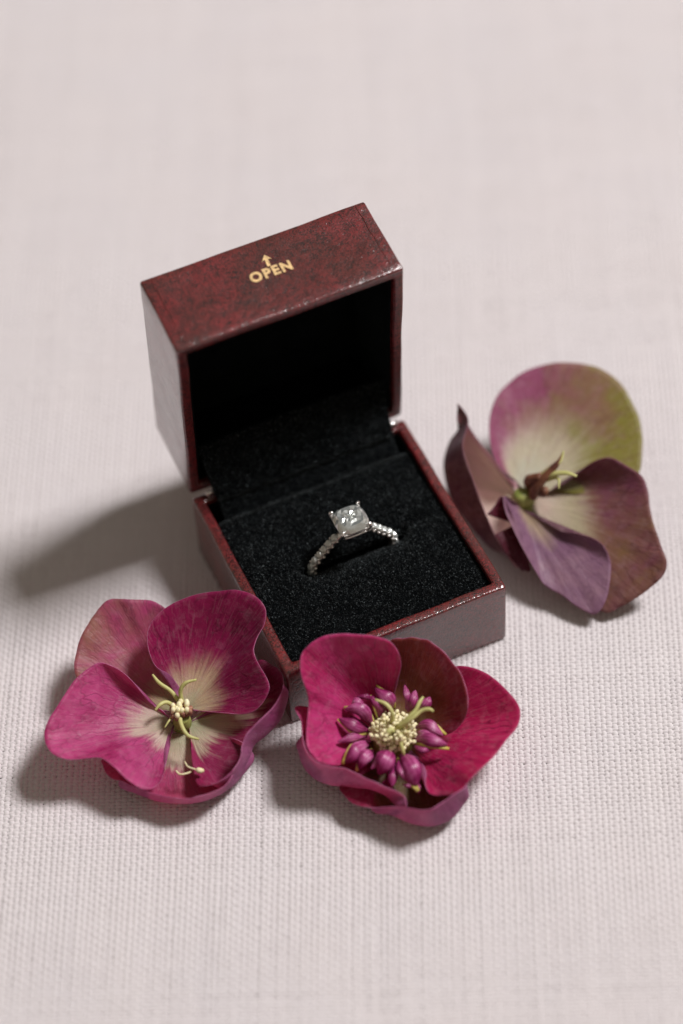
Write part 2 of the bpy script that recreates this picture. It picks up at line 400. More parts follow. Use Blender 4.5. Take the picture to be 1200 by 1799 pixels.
# base inside: velvet wall lining and the two rolls that hold the ring in their slot
BM = Matrix.Rotation(-BOX_YAW, 3, 'Z')
def boxat(px, py, z): return BM @ at(px, py, z)
slot_y = boxat(620, 972, 1.55).y
back_y = boxat(548, 862, 1.7).y
print('slot', slot_y, 'back', back_y)
prof = [(0.255, 1.30), (0.26, 1.52), (0.30, 1.68), (0.38, 1.735), (0.7, 1.76), (1.3, 1.77), (slot_y-0.95, 1.765), (slot_y-0.60, 1.73), (slot_y-0.32, 1.62), (slot_y-0.12, 1.46), (slot_y-0.05, 1.25), (slot_y-0.02, 0.9),
        (slot_y+0.02, 0.9), (slot_y+0.05, 1.3), (slot_y+0.12, 1.56), (slot_y+0.30, 1.70), (slot_y+0.6, 1.74), (back_y-0.3, 1.755), (back_y-0.07, 1.765), (back_y-0.01, 1.73), (back_y+0.03, 1.55), (back_y+0.035, 1.1)]
sl0 = boxat(548, 1000, 1.55).x-0.42; sl1 = boxat(693, 945, 1.55).x+0.42; print('slot x', sl0, sl1)
nx = 60; PP = [cat_rom(prof, i/119) for i in range(120)]
Vp = []; 
for k in range(nx+1):
    x = 0.245+(W_-0.49)*k/nx; ed = min(x-0.245, W_-0.245-x); dz = 0.10*math.exp(-ed/0.06)
    mm = min(1, max(0, (x-sl0)/0.3))*min(1, max(0, (sl1-x)/0.3)); mm = mm*mm*(3-2*mm)
    for (y, z) in PP:
        dd = abs(y-slot_y)
        if dd < 1.0: z = z*mm + (1.765-0.035*math.exp(-(dd/0.12)**2))*(1-mm)
        n1 = math.sin(x*3.1+y*2.0)*0.006+math.sin(x*7.7-y*5.1)*0.004
        Vp.append((x, y, z - dz + n1*(1 if z > 1.5 else 0)))
n = len(PP); Fp = [(k*n+j, (k+1)*n+j, (k+1)*n+j+1, k*n+j+1) for k in range(nx) for j in range(n-1)]
pad = mesh('velvet_pad', Vp, Fp, M_velvet, box)
bm = bmesh.new()
for a in ((0.225, 0.275, 0.23, D_-0.23), (W_-0.275, W_-0.225, 0.23, D_-0.23)): slab(bm, a[0], a[1], a[2], a[3], 0.2, H_-0.14, 0.02)
slab(bm, 0.25, W_-0.25, 0.225, 0.27, 0.2, H_-0.14, 0.02); slab(bm, 0.25, W_-0.25, D_-0.27, D_-0.225, 0.2, H_-0.14, 0.02)
bmobj('base_lining', bm, M_velvet, box)

# hinge flap: velvet covered board from the back of the pad up into the lid
fl = [(back_y+0.09, 1.35), (back_y+0.13, 1.52), (back_y+0.22, 1.66), (back_y+0.5, 1.82), (4.95, 1.98), (5.25, 2.40), (5.42, 2.9), (5.52, 3.25)]
FP = [cat_rom(fl, i/39) for i in range(40)]
Vf = []
for k in range(41):
    tt = k/40
    for i, (y, z) in enumerate(FP):
        xl, xr = 0.50, W_-0.42
        if i > 20: xl = 0.50-0.16*(i-20)/20; xr = W_-0.42+0.10*(i-20)/20
        Vf.append((xl+(xr-xl)*tt, y, z + 0.012*math.sin(tt*9+y*4)))
Ff = [(k*40+j, (k+1)*40+j, (k+1)*40+j+1, k*40+j+1) for k in range(40) for j in range(39)]
flap = mesh('hinge_flap', Vf, Ff, M_velvet, box)
so = flap.modifiers.new('thick', 'SOLIDIFY'); so.thickness = 0.08*S; so.offset = -1

def fibres(name, surf_v, surf_f, count, length, parent, keep=None, wid=0.009):
    """loose pile of the velvet: thin upright slivers scattered over a surface"""
    V0 = np.array(surf_v, float); F0 = np.array(surf_f)
    A, B, C, D = (V0[F0[:, k]] for k in range(4))
    nrm = np.cross(C-A, D-B); ar = np.linalg.norm(nrm, axis=1); nrm /= ar[:, None]+1e-9
    if nrm[:, 2].mean() < 0: nrm = -nrm
    ar = ar*(1 if keep is None else keep((A+C)/2))
    pick = rng.choice(len(F0), count, p=ar/ar.sum())
    a, b = rng.uniform(0, 1, (2, count, 1))
    P = (A[pick]*(1-a)+B[pick]*a)*(1-b) + (D[pick]*(1-a)+C[pick]*a)*b
    d = nrm[pick] + 0.75*rng.standard_normal((count, 3)); d /= np.linalg.norm(d, axis=1)[:, None]
    ln = length*rng.uniform(0.4, 1.3, (count, 1))
    s = np.cross(d, rng.standard_normal((count, 3))); s /= np.linalg.norm(s, axis=1)[:, None]
    V = np.stack([P-s*wid/2, P+s*wid/2, P+d*ln], 1).reshape(-1, 3)
    o = np_mesh(name, V, np.arange(count*3).reshape(-1, 3), M_fibre, parent, smooth=False); o['kind'] = 'stuff'
    return o
fibres('pad_pile', Vp, Fp, 80000, 0.065, box, lambda c: (c[:, 2] > 1.45)*1.0)
fibres('flap_pile', Vf, Ff, 42000, 0.045, box)
fibres('lip_pile', Vp, Fp, 9000, 0.085, box, lambda c: (c[:, 1] > back_y-0.07)*(c[:, 2] > 1.62)*1.0)

# gold foil lettering and arrow on the lid's front wall, creases of the wrapped leather, hinge ends
def on_lid(px, py):
    """x, v coordinates on the outer face of the lid's front wall"""
    o0 = BM @ CAM_LOC; d = (BM @ (at(px, py, 0)-CAM_LOC))
    P0 = hinge + u*D2_; k = (P0-o0).dot(u)/d.dot(u); q = o0+d*k - P0
    return q.x, q.dot(v_)
a0 = on_lid(444, 499); a1 = on_lid(519, 478); a2 = on_lid(443, 480); ar0 = on_lid(473, 468); ar1 = on_lid(469, 447)
print('text', a0, a1, a2, ar0, ar1)
cu = bpy.data.curves.new('open_text', 'FONT'); cu.body = 'OPEN'; cu.size = 1; cu.offset = 0.045; cu.extrude = 0; cu.space_character = 1.22
tmp = bpy.data.objects.new('tmp', cu); col.objects.link(tmp)
dg = bpy.context.evaluated_depsgraph_get(); tm = bpy.data.meshes.new_from_object(tmp.evaluated_get(dg))
bpy.data.objects.remove(tmp)
xs = [v.co.x for v in tm.vertices]; ys = [v.co.y for v in tm.vertices]
TW = a1[0]-a0[0]; TH = a2[1]-a0[1]
LZ = 0.012
def foil(name, me, fx):
    for v in me.vertices:
        x, y = fx(v.co.x, v.co.y); v.co = lidp(x, D2_+LZ, y)*S
    o = link(name, me, M_gold, box, smooth=False)
    so = o.modifiers.new('t', 'SOLIDIFY'); so.thickness = 0.006*S; so.offset = 0
    return o
x0_, x1_, y0_, y1_ = min(xs), max(xs), min(ys), max(ys)
# one mesh per letter
bmt = bmesh.new(); bmt.from_mesh(tm)
left = set(bmt.verts); isl = []
while left:
    st = [left.pop()]; comp = set(st)
    while st:
        q = st.pop()
        for e_ in q.link_edges:
            r_ = e_.other_vert(q)
            if r_ not in comp: comp.add(r_); st.append(r_); left.discard(r_)
    isl.append(comp)
isl.sort(key=lambda c: min(v.co.x for v in c))
for nm_, comp in zip(('letter_o', 'letter_p', 'letter_e', 'letter_n'), isl):
    idx = {v: i for i, v in enumerate(comp)}
    me = bpy.data.meshes.new(nm_); me.from_pydata([tuple(v.co) for v in comp], [], [[idx[v] for v in f.verts] for f in bmt.faces if f.verts[0] in comp])
    foil(nm_, me, lambda x, y: (a0[0]+(x-x0_)/(x1_-x0_)*TW, a0[1]+(y-y0_)/(y1_-y0_)*TH))
me = bpy.data.meshes.new('arrow'); aw = 0.042
me.from_pydata([(-aw*.9, 0, 0), (aw*.9, 0, 0), (aw*.9, .58, 0), (-aw*.9, .58, 0), (-aw*2.7, .52, 0), (0, 1, 0), (aw*2.7, .52, 0), (aw*.9, .62, 0), (-aw*.9, .62, 0), (0, .80, 0)], [],
               [(0, 1, 2, 3), (4, 8, 9, 5), (7, 6, 5, 9), (3, 2, 7, 9, 8)])
foil('arrow', me, lambda x, y: (ar0[0]+(ar1[0]-ar0[0])*y*0.3+x, ar0[1]+(ar1[1]-ar0[1])*y))

def crease(x, v0, v1, r=0.011):
    bm = bmesh.new(); P = [lidp(x+0.012*math.sin(k*2.1), D2_+0.004, v0+(v1-v0)*k/9) for k in range(10)]
    tube(bm, P, [r]*10, 5); return bmobj('crease', bm, M_leather, box)
crease(0.24, 0.16, L_-0.08); crease(W_-0.22, 0.3, L_-0.05)
for x in (W_-0.42, 0.36):
    bm = bmesh.new(); y, z = D_-0.12, H_+0.10
    tube(bm, [(x-0.06, y, z), (x+0.22, y, z)], [0.05, 0.05], 10); tube(bm, [(x, y-0.02, z-0.14), (x+0.02, y, z)], [0.03, 0.04], 8)
    bmobj('hinge_pin', bm, M_silver, box)

# ------------------------------------------------------------------ ring
RC = at(620, 972, 1.55); RC.z = 1.47          # centre of the band circle
ring = empty('engagement_ring', (RC.x, RC.y, 0.0), BOX_YAW)
tag(ring, 'silver engagement ring with a square diamond standing in the black velvet cushion', 'ring')
rz, rr = 1.47, 0.95
bm = bmesh.new(); n_ = 72
for k in range(n_):
    pass
def bandp(a, off=0.0):
    """centre line of the band at angle a from the top: straight shoulders, round below"""
    a = (a+math.pi) % (2*math.pi)-math.pi; q = abs(a); sg = 1 if a >= 0 else -1
    line = (0.98)/(math.sin(q)*0.93+math.cos(q)*0.80) if q < 1.7 else 9
    r_ = rr if q > R(82) else (rr*0.25+0.75*min(line, 1.25))
    if q <= R(82): f = min(1, (R(82)-q)/R(20)); r_ = rr*(1-f)+r_*f
    r_ = min(r_, 0.97) if q > R(14) else min(r_, 0.93)
    return Vector((sg*(r_+off)*math.sin(q), 0, rz+(r_+off)*math.cos(q)))
P = [tuple(bandp(2*math.pi*k/n_)) for k in range(n_)]
rings = []
for k, p in enumerate(P):
    a = 2*math.pi*k/n_; rd = Vector((math.sin(a), 0, math.cos(a)))
    rings.append([bm.verts.new(Vector(p)+rd*dx+Vector((0, dy, 0))) for dx, dy in ((-.05, -.07), (.02, -.085), (.045, -.05), (.045, .05), (.02, .085), (-.05, .07))])
for k in range(n_):
    A_, B_ = rings[k], rings[(k+1) % n_]
    for j in range(6): bm.faces.new((A_[j], A_[(j+1) % 6], B_[(j+1) % 6], B_[j]))
bmobj('band', bm, M_silver, ring)
def gem(name, hw, hd, crown, pav, seed, parent, mat_=None, nseg=16, table=0.72, sq=4.0):
    """faceted stone: table, crown facets, girdle, pavilion"""
    def ringpts(s, z, off=0.0):
        out = []
        for k in range(nseg):
            a = 2*math.pi*(k+off)/nseg; c, s_ = math.cos(a), math.sin(a)
            r = (abs(c)**sq+abs(s_)**sq)**(-1/sq)
            out.append((hw*s*r*c, hd*s*r*s_, z))
        return out
    rj = random.Random(seed+5); jit = lambda L, a: [(x+rj.uniform(-a, a), y+rj.uniform(-a, a), z+rj.uniform(-a, a)*.8) for x, y, z in L]
    lv = [ringpts(table, crown, 0), jit(ringpts(0.84, crown*0.66, 0.5), hw*.05), ringpts(1.0, 0.012, 0), ringpts(1.0, -0.012, 0), ringpts(0.72, -pav*0.36, 0.5), ringpts(0.36, -pav*0.72, 0)]
    V = [p for l in lv for p in l]+[(0, 0, -pav)]; F = []
    for i in range(5):
        a, b = i*nseg, (i+1)*nseg
        sh = {0: 1, 1: 0, 2: None, 3: 1, 4: 0}[i]
        for k in range(nseg):
            j = (k+1) % nseg
            if sh is None: F.append((a+k, b+k, b+j, a+j))
            elif sh == 1: F += [(a+k, b+k, a+j), (a+j, b+k, b+j)]
            else: F += [(a+k, b+k, b+j), (a+k, b+j, a+j)]
    # the table is broken into shallow facets, as the pattern of the pavilion makes it look and sparkle
    rg = random.Random(seed*11+3); prev = 0
    for sc_, dz in ((0.74, 0.022), (0.47, 0.026), (0.21, 0.02)):
        st = len(V)
        for k in range(nseg):
            x, y, z = lv[0][k]; q = rg.uniform(.9, 1.1)*sc_; V.append((x*q, y*q, z+rg.uniform(-dz, dz*.8)*hw/.35))
        for k in range(nseg):
            j = (k+1) % nseg
            F += [(prev+k, prev+j, st+k), (prev+j, st+j, st+k)] if (k+rg.randint(0, 1)) % 2 else [(prev+k, prev+j, st+j), (prev+k, st+j, st+k)]
        prev = st
    V.append((hw*.03, -hw*.03, crown-0.03*hw)); F += [(prev+k, prev+(k+1) % nseg, len(V)-1) for k in range(nseg)]
    apex = 6*nseg
    b = 5*nseg
    for k in range(nseg): F.append((b+k, apex, b+(k+1) % nseg))
    return mesh(name, V, F, mat_ or M_gem, parent, smooth=False)
HZ = 2.74                                      # girdle height
dm = gem('diamond', 0.37, 0.37, 0.14, 0.27, 1, ring, sq=3.2); dm.location = (0, 0, HZ*S)
hx = 0.325
def bar(bm, a, b, r): tube(bm, [a, b], [r, r], 8)
for sx_ in (-1, 1):
    for sy_ in (-1, 1):
        bm = bmesh.new()
        tube(bm, [(sx_*0.10, sy_*0.08, 2.38), (sx_*0.24, sy_*0.24, 2.52), (sx_*hx, sy_*hx, 2.70), (sx_*(hx+0.005), sy_*(hx+0.005), HZ+0.05), (sx_*(hx-0.035), sy_*(hx-0.035), HZ+0.085)],
             [0.038, 0.036, 0.036, 0.045, 0.030], 8, sub=3)
        bmobj('prong', bm, M_silver, ring)
for z, s_, r in ((HZ-0.035, 0.325, 0.024), (HZ-0.20, 0.275, 0.030)):
    bm = bmesh.new(); c4 = [(-s_, -s_, z), (s_, -s_, z), (s_, s_, z), (-s_, s_, z)]
    for k in range(4):
        a, b = Vector(c4[k]), Vector(c4[(k+1) % 4]); m_ = (a+b)/2*1.04; m_.z = z
        tube(bm, [a, m_, b], [r, r, r], 6, sub=4)
    bmobj('gallery_rail', bm, M_silver, ring)
pg = None
for sd in (-1, 1):
    for k in range(7):
        a = sd*R(25 + k*11.0); 
        if pg is None:
            o = pg = gem('side_diamond', 0.088, 0.092, 0.045, 0.07, 2, ring, mat_=M_gem2, nseg=8, sq=2.0)
        else:
            o = pg.copy(); col.objects.link(o); o.parent = ring
        o.location = bandp(a, 0.075)*S; o.rotation_euler = (0, sd*R(42)*0.5+a*0.5, 0)
        bm = bmesh.new()
        for sy_ in (-1, 1):
            b_ = sd*R(25+k*11.0+5.5)
            dy_ = Vector((0, sy_*0.07, 0)); p = bandp(b_, 0.02)+dy_; q = bandp(b_, 0.105)+dy_
            tube(bm, [p, q], [0.026, 0.024], 6)
            dy_ = Vector((0, sy_*0.09, 0)); q2 = bandp(a, 0.03)+dy_; p2 = bandp(a, -0.03)+dy_
            tube(bm, [p2, q2], [0.03, 0.028], 6)
        bmobj('claw', bm, M_silver, ring)

# ------------------------------------------------------------------ flowers
def petal(fl, conv, C, spokes, mats, cup=0.30, ns=72, ntt=30, wav=0.012, thick=0.013, seed=0):
    from mathutils import noise as mn
    C = np.array(C, float); nets = []
    for sp in spokes:
        if isinstance(sp, tuple): sp = [sp]
        O = np.array(sp[-1], float)
        if len(sp) == 1:
            m1 = C+(O-C)*0.5; m1[2] = C[2]+(O[2]-C[2])*cup
            pts = [C, m1, O]
        else: pts = [C]+[np.array(q, float) for q in sp]
        nets.append([cat_rom(pts, j/(ntt-1)) for j in range(ntt)])
    nets = np.array(nets)                       # spokes, t, 3
    amp_e = 2.2
    V = []; UV = []
    for i in range(ns):
        s = i/(ns-1)
        for j in range(ntt):
            q = cat_rom(nets[:, j], s); t = j/(ntt-1)
            e_ = amp_e*t*t; q = q + np.array([e_*mn.noise(Vector((s*11, seed*1.7, 0))) + .5*e_*mn.noise(Vector((s*37, seed, 4))), e_*mn.noise(Vector((s*11, seed*1.7, 9))) + .5*e_*mn.noise(Vector((s*37, seed, 14))), 0])
            p = at(*conv(q[0], q[1]), max(q[2], 0.06))
            p += Vector((0, 0, 1))*0.9*mn.noise(Vector((s*7+seed*3.3, t*2.5, seed)))*wav*3*t + Vector((0, 0, 1))*(mn.noise(Vector((s*26, t*1.5, seed)))*wav*t + 0.035*t*t*mn.noise(Vector((s*14, t*2, seed+5))))
            V.append(p); UV.append((s, t))
    F = [(i*ntt+j, i*ntt+j+1, (i+1)*ntt+j+1, (i+1)*ntt+j) for i in range(ns-1) for j in range(ntt-1)]
    # inner face up
    nz = sum((V[f[2]]-V[f[0]]).cross(V[f[3]]-V[f[1]]).normalized().dot(Vector((0, -.6, .8))) for f in F if f[0] % ntt < ntt*0.3)
    if nz < 0: F = [f[::-1] for f in F]
    o = mesh('petal', V, F, mats, fl, org=fl['org'])
    ul = o.data.uv_layers.new(name='UVMap')
    for li, lp in enumerate(o.data.loops): ul.data[li].uv = UV[lp.vertex_index]
    so = o.modifiers.new('thickness', 'SOLIDIFY'); so.thickness = thick*S; so.offset = -1
    so.material_offset = 1; so.material_offset_rim = 2
    return o

def flower(name, px, py, label):
    p = at(px, py, 0); f = empty(name, p)
    f['org'] = [p.x, p.y, p.z]
    tag(f, label, 'flower'); return f
def fpart(fl, name, bm, mat_, smooth=True):
    og = Vector(fl['org'])
    for v in bm.verts: v.co -= og
    return bmobj(name, bm, mat_, fl, smooth)

c_cream = srgb(205, 196, 165); c_green = srgb(150, 155, 95); c_mag = srgb(140, 20, 84); c_pink = srgb(178, 62, 122); c_deep = srgb(104, 8, 56)
c_tan = srgb(140, 95, 85); c_mauve = srgb(150, 95, 125)
M_out = mat_petal('petal_outer', c_mauve, c_mauve, srgb(162, 72, 120), srgb(178, 112, 150), vein=srgb(110, 40, 80), vs=0.35, r1=0.1, r2=0.2, gloss=0.5)
M_out2 = mat_petal('petal_outer_dusky', c_mauve, c_mauve, srgb(88, 48, 62), srgb(112, 84, 82), vein=srgb(60, 22, 36), vs=0.5, r1=0.1, r2=0.2, gloss=0.55, trans=0.2)
M_edge = mat_organic('petal_edge', srgb(150, 60, 105), srgb(190, 120, 155), 0.5, ns=3)
M_edge2 = mat_organic('petal_edge_dusky', srgb(110, 55, 75), srgb(150, 105, 115), 0.5, ns=3)

M_style = mat_organic('style_green', srgb(196, 196, 120), srgb(222, 216, 150), 0.45, ns=2, trans=0.2)
M_rec = mat_organic('receptacle', srgb(120, 132, 60), srgb(165, 165, 95), 0.5, ns=3)
M_brownst = mat_organic('dry_stamen', srgb(120, 62, 60), srgb(165, 120, 95), 0.5, ns=8)
M_anther = mat_organic('anther', srgb(226, 214, 160), srgb(246, 238, 200), 0.6, ns=6)
M_nect = mat_organic('nectary_purple', srgb(108, 20, 66), srgb(178, 96, 142), 0.5, ns=3.0, stretch=(1.6, 1.6, 1), trans=0.15)
def mat_nectary():
    N = NT('nectary_skin'); uv = N.tc.outputs['UV']; ob = N.mapping(N.tc.outputs['Object'], (100, 100, 100))
    st = N.noise(N.mapping(uv, (9, 1.3, 1)), 1, 4, 0.6, 0.3); big = N.noise(ob, 2.6, 3); fine = N.noise(N.mapping(uv, (40, 4, 1)), 1, 3)
    f = N.math('ADD', N.math('MULTIPLY', st, 0.6), N.math('MULTIPLY', big, 0.4))
    c = N.ramp(f, [(0.36, srgb(88, 12, 52)), (0.47, srgb(144, 38, 98)), (0.57, srgb(184, 94, 144)), (0.68, srgb(224, 184, 206))])
    h = N.math('ADD', N.math('MULTIPLY', st, 1.0), N.math('MULTIPLY', fine, 0.35))
    return N.done(N.bsdf(Base_Color=c, Roughness=0.33, Specular_IOR_Level=0.55, Normal=N.bump(h, 0.02, 0.8)))
M_nect = mat_nectary()
M_mouth = mat_organic('nectary_yellow', srgb(190, 170, 60), srgb(225, 215, 130), 0.5, ns=2, trans=0.15)
M_drybrown = mat_organic('dry_brown', srgb(84, 44, 34), srgb(140, 92, 66), 0.5, ns=3)

# ---- left flower
c1 = lambda x, y: (50+x/2.5, 1010+y/2.5)
f1 = flower('hellebore_flower', 318, 1300, 'flat open magenta hellebore bloom with pale green centre, left of the ring box')
def P1(x, y, z): return at(*c1(x, y), z)
mA = mat_petal('petal_tan', srgb(200, 200, 150), srgb(195, 182, 140), srgb(148, 104, 88), srgb(180, 74, 118), side=-0.4, bias=0.0, vein=srgb(105, 35, 70), vs=0.55, r1=0.2, r2=0.38, seed=1)
mB = mat_petal('petal_magenta', srgb(225, 220, 178), srgb(222, 205, 165), srgb(132, 8, 66), srgb(156, 20, 84), vein=srgb(76, 4, 38), vs=0.5, r1=0.18, r2=0.56, seed=2)
mC = mat_petal('petal_pink', srgb(215, 212, 175), srgb(245, 232, 212), srgb(168, 34, 98), srgb(204, 88, 142), vein=srgb(108, 12, 58), vs=0.6, r1=0.27, r2=0.47, seed=3)
mD = mat_petal('petal_cream', srgb(225, 225, 185), srgb(245, 238, 210), srgb(172, 70, 95), srgb(176, 62, 110), vein=srgb(120, 25, 66), vs=0.3, r0=0.1, r1=0.30, r2=0.44, seed=4)
mE = mat_petal('petal_wine', srgb(215, 220, 178), srgb(228, 220, 188), srgb(128, 26, 62), srgb(160, 40, 90), vein=srgb(90, 8, 46), vs=0.45, r0=0.08, r1=0.22, r2=0.40, seed=5)
petal(f1, c1, (665, 610, .50), [(650, 330, 1.0), (625, 180, 1.5), (545, 113, 1.65), (440, 108, 1.7), (352, 108, 1.7), (290, 172, 1.55), (238, 258, 1.45), (209, 340, 1.3), (206, 440, 1.2), (270, 520, .9), (420, 560, .7)], [mA, M_out, M_edge], seed=1)
petal(f1, c1, (695, 590, .60), [(660, 490, .85), (618, 434, 1.15), (556, 396, 1.45), (526, 312, 1.7), (530, 232, 1.85), (575, 165, 1.95), (650, 115, 2.05), (750, 82, 2.1), (850, 70, 2.15), (930, 71, 2.2),
      (1000, 95, 2.2), (1040, 148, 2.1), (1036, 215, 1.95), (1004, 270, 1.8), (988, 330, 1.7), (1005, 385, 1.62), (1040, 440, 1.55), (1057, 490, 1.45), (1040, 545, 1.3), (1000, 595, 1.15), (950, 612, 1.05), (870, 606, .92), (790, 601, .8)],
      [mB, M_out, M_edge], seed=2, ns=110, cup=0.33)
petal(f1, c1, (655, 690, .36), [(480, 760, .3), (335, 800, .55), (326, 835, .6), (360, 890, .6), [(500, 800, .25), (400, 915, .42), (428, 912, .65)], [(560, 800, .22), (470, 950, .28), (503, 943, .72)], [(610, 830, .2), (590, 988, .22), (603, 970, .75)],
      [(660, 830, .2), (680, 995, .2), (688, 980, .8)], [(700, 830, .2), (772, 980, .2), (772, 965, .8)], [(760, 810, .2), (855, 944, .22), (852, 932, .8)], [(800, 780, .2), (928, 885, .25), (900, 870, .8)], [(820, 740, .22), (978, 785, .42), (955, 755, .72)], (850, 700, .35)],
      [mD, M_out, M_edge], seed=4, ns=90)
petal(f1, c1, (705, 650, .46), [(850, 590, .62), (950, 450, 1.1), (1008, 374, 1.5), (1065, 395, 1.55), [(980, 520, .7), (1110, 432, 1.55)], [(1040, 550, .8), (1131, 508, 1.25), (1117, 498, 1.55)], [(1000, 600, .6), (1126, 580, 1.0), (1076, 572, 1.5)],
      [(930, 660, .5), (1097, 645, .85), (1012, 640, 1.42)], [(870, 700, .45), (1040, 705, .7), (962, 690, 1.3)], [(830, 730, .4), (985, 748, .55), (937, 745, 1.18)], [(800, 770, .36), (966, 800, .45), (925, 810, 1.05)],
      [(775, 800, .33), (925, 876, .38), (885, 870, .95)], [(755, 810, .32), (850, 932, .35), (825, 910, .85)], (745, 926, .62), (722, 850, .5), (712, 740, .46)], [mE, M_out, M_edge], seed=5, ns=100)
petal(f1, c1, (640, 655, .55), [(592, 600, .72), (535, 562, .85), (487, 508, 1.1), (430, 441, 1.4), (370, 403, 1.55), (310, 388, 1.6), (260, 413, 1.6), (210, 455, 1.6), (165, 520, 1.55), (120, 585, 1.5), (85, 640, 1.45), (70, 705, 1.35),
      (88, 765, 1.3), (130, 800, 1.25), (190, 812, 1.2), (255, 806, 1.2), (320, 803, 1.2), (380, 848, 1.1), (430, 898, 1.0), (485, 935, .85), (540, 938, .75), (582, 900, .7), (598, 840, .66), (590, 785, .6), (598, 725, .56)],
      [mC, M_out, M_edge], seed=3, ns=110)
bm = bmesh.new(); tube(bm, [P1(675, 660, .35), P1(675, 640, .62), P1(675, 622, .80)], [.22, .20, .15], 14, sub=3)
fpart(f1, 'receptacle', bm, M_rec)
def style(fl, pf, pts, r=0.045, mat_=None):
    bm = bmesh.new(); n = len(pts); rs = [r*1.25]+[r]*(n-2)+[r*0.55]
    tube(bm, [pf(*p) for p in pts], rs, 8, sub=5); return fpart(fl, 'style', bm, mat_ or M_style)
style(f1, P1, [(665, 560, .9), (625, 510, 1.1), (575, 475, 1.2), (545, 438, 1.25)])
style(f1, P1, [(675, 565, .9), (668, 510, 1.2), (690, 475, 1.35), (738, 460, 1.4)])
style(f1, P1, [(655, 590, .85), (610, 560, 1.05), (578, 570, 1.1), (556, 596, 1.05)])
style(f1, P1, [(662, 610, .85), (672, 660, 1.0), (700, 705, .95), (748, 722, .85)])
style(f1, P1, [(640, 610, .8), (618, 640, .85), (598, 672, .8)], r=.025)
bm = bmesh.new()
for k in range(26):
    a = rng.uniform(0, 6.283); r = rng.uniform(5, 52)
    x, y = 672+r*math.cos(a), 600+r*math.sin(a)*0.9
    tube(bm, [P1(675+(x-675)*.7, 618+(y-600)*.5, .75), P1(x, y, .92), P1(x, y-10, 1.0+rng.uniform(-.05, .06))], [.035, .062, .05], 7)
o = fpart(f1, 'dry_stamens', bm, M_brownst); o['kind'] = 'stuff'
bm = bmesh.new()
for k in range(16):
    a = rng.uniform(0, 6.283); r = rng.uniform(8, 48); x, y = 675+r*math.cos(a), 592+r*math.sin(a)*0.85
    tube(bm, [P1(x, y+10, .95), P1(x, y-3, 1.06), P1(x+rng.uniform(-4, 4), y-13, 1.12)], [.04, .06, .04], 7)
o = fpart(f1, 'anthers', bm, M_anther); o['kind'] = 'stuff'
# a stamen that has dropped onto the lower petal: lies on the flower, its own thing
fs = empty('fallen_stamen', P1(755, 862, .5)); fs['org'] = list(P1(755, 862, .5)); tag(fs, 'loose cream stamens lying on the lowest petal of the left flower', 'stamen')
bm = bmesh.new(); tube(bm, [P1(686, 820, .62), P1(700, 842, .7), P1(725, 852, .74), P1(745, 858, .75)], [.016, .02, .02, .016], 6, sub=4); tube(bm, [P1(648, 860, .6), P1(665, 876, .64), P1(695, 872, .66), P1(718, 862, .66)], [.02, .024, .022, .02], 6, sub=4)
fpart(fs, 'filament', bm, M_anther)
bm = bmesh.new(); tube(bm, [P1(736, 858, .74), P1(744, 858, .75), P1(758, 860, .76), P1(770, 858, .75)], [.03, .062, .062, .03], 10, sub=2); fpart(fs, 'anther', bm, M_anther)

# ---- front flower
c2 = lambda x, y: (500+x/2.727, 1090+y/2.727)
f2 = flower('hellebore_flower', 694, 1335, 'cupped magenta hellebore bloom with creamy stamens, in front of the ring box')
mA = mat_petal('petal_rose', srgb(150, 130, 90), srgb(176, 60, 100), srgb(176, 16, 84), srgb(212, 62, 130), side=0.35, vein=srgb(110, 4, 56), vs=0.5, r0=0.1, r1=0.2, r2=0.35, seed=6)
mB = mat_petal('petal_brown', srgb(150, 130, 75), srgb(138, 96, 62), srgb(128, 18, 54), srgb(124, 60, 46), side=-0.5, bias=.1, vein=srgb(70, 6, 26), vs=0.5, r0=0.15, r1=0.45, r2=0.9, seed=7)
mC = mat_petal('petal_crimson', srgb(120, 100, 60), srgb(140, 50, 60), srgb(170, 8, 72), srgb(190, 34, 94), vein=srgb(104, 4, 48), vs=0.75, r0=0.15, r1=0.25, r2=0.42, seed=8)
mD = mat_petal('petal_olive', srgb(120, 105, 60), srgb(120, 84, 58), srgb(130, 16, 54), srgb(150, 34, 74), vein=srgb(90, 6, 36), vs=0.4, r0=0.3, r1=0.55, r2=0.7, seed=9)
mE = mat_petal('petal_raspberry', srgb(150, 130, 90), srgb(150, 30, 70), srgb(170, 20, 84), srgb(188, 56, 120), vein=srgb(120, 6, 56), vs=0.35, r0=0.1, r1=0.2, r2=0.35, seed=10)
petal(f2, c2, (545, 530, .45), [(470, 320, 1.0), (462, 180, 1.6), (503, 102, 1.95), (560, 87, 2.05), (620, 84, 2.1), (690, 100, 2.1), (750, 140, 2.05), (800, 195, 1.95), (845, 262, 1.8), (870, 330, 1.65), (879, 400, 1.5), (862, 470, 1.2), (800, 535, .9), (700, 565, .6)], [mB, M_out, M_edge], seed=7, cup=.25)
petal(f2, c2, (560, 570, .42), [(740, 380, .75), (775, 260, 1.05), (812, 222, 1.4), (870, 218, 1.5), (935, 236, 1.5), (1000, 275, 1.5), (1070, 340, 1.45), (1118, 405, 1.4), (1130, 455, 1.35), (1110, 515, 1.3), (1060, 575, 1.3), (1000, 650, 1.3),
      (940, 712, 1.3), (900, 748, 1.3), (862, 790, 1.2), (828, 828, 1.1), (760, 838, .95), (700, 830, .9), (678, 785, .85), (680, 725, .75), (640, 660, .5)], [mC, M_out, M_edge], seed=8, ns=110, cup=.25)
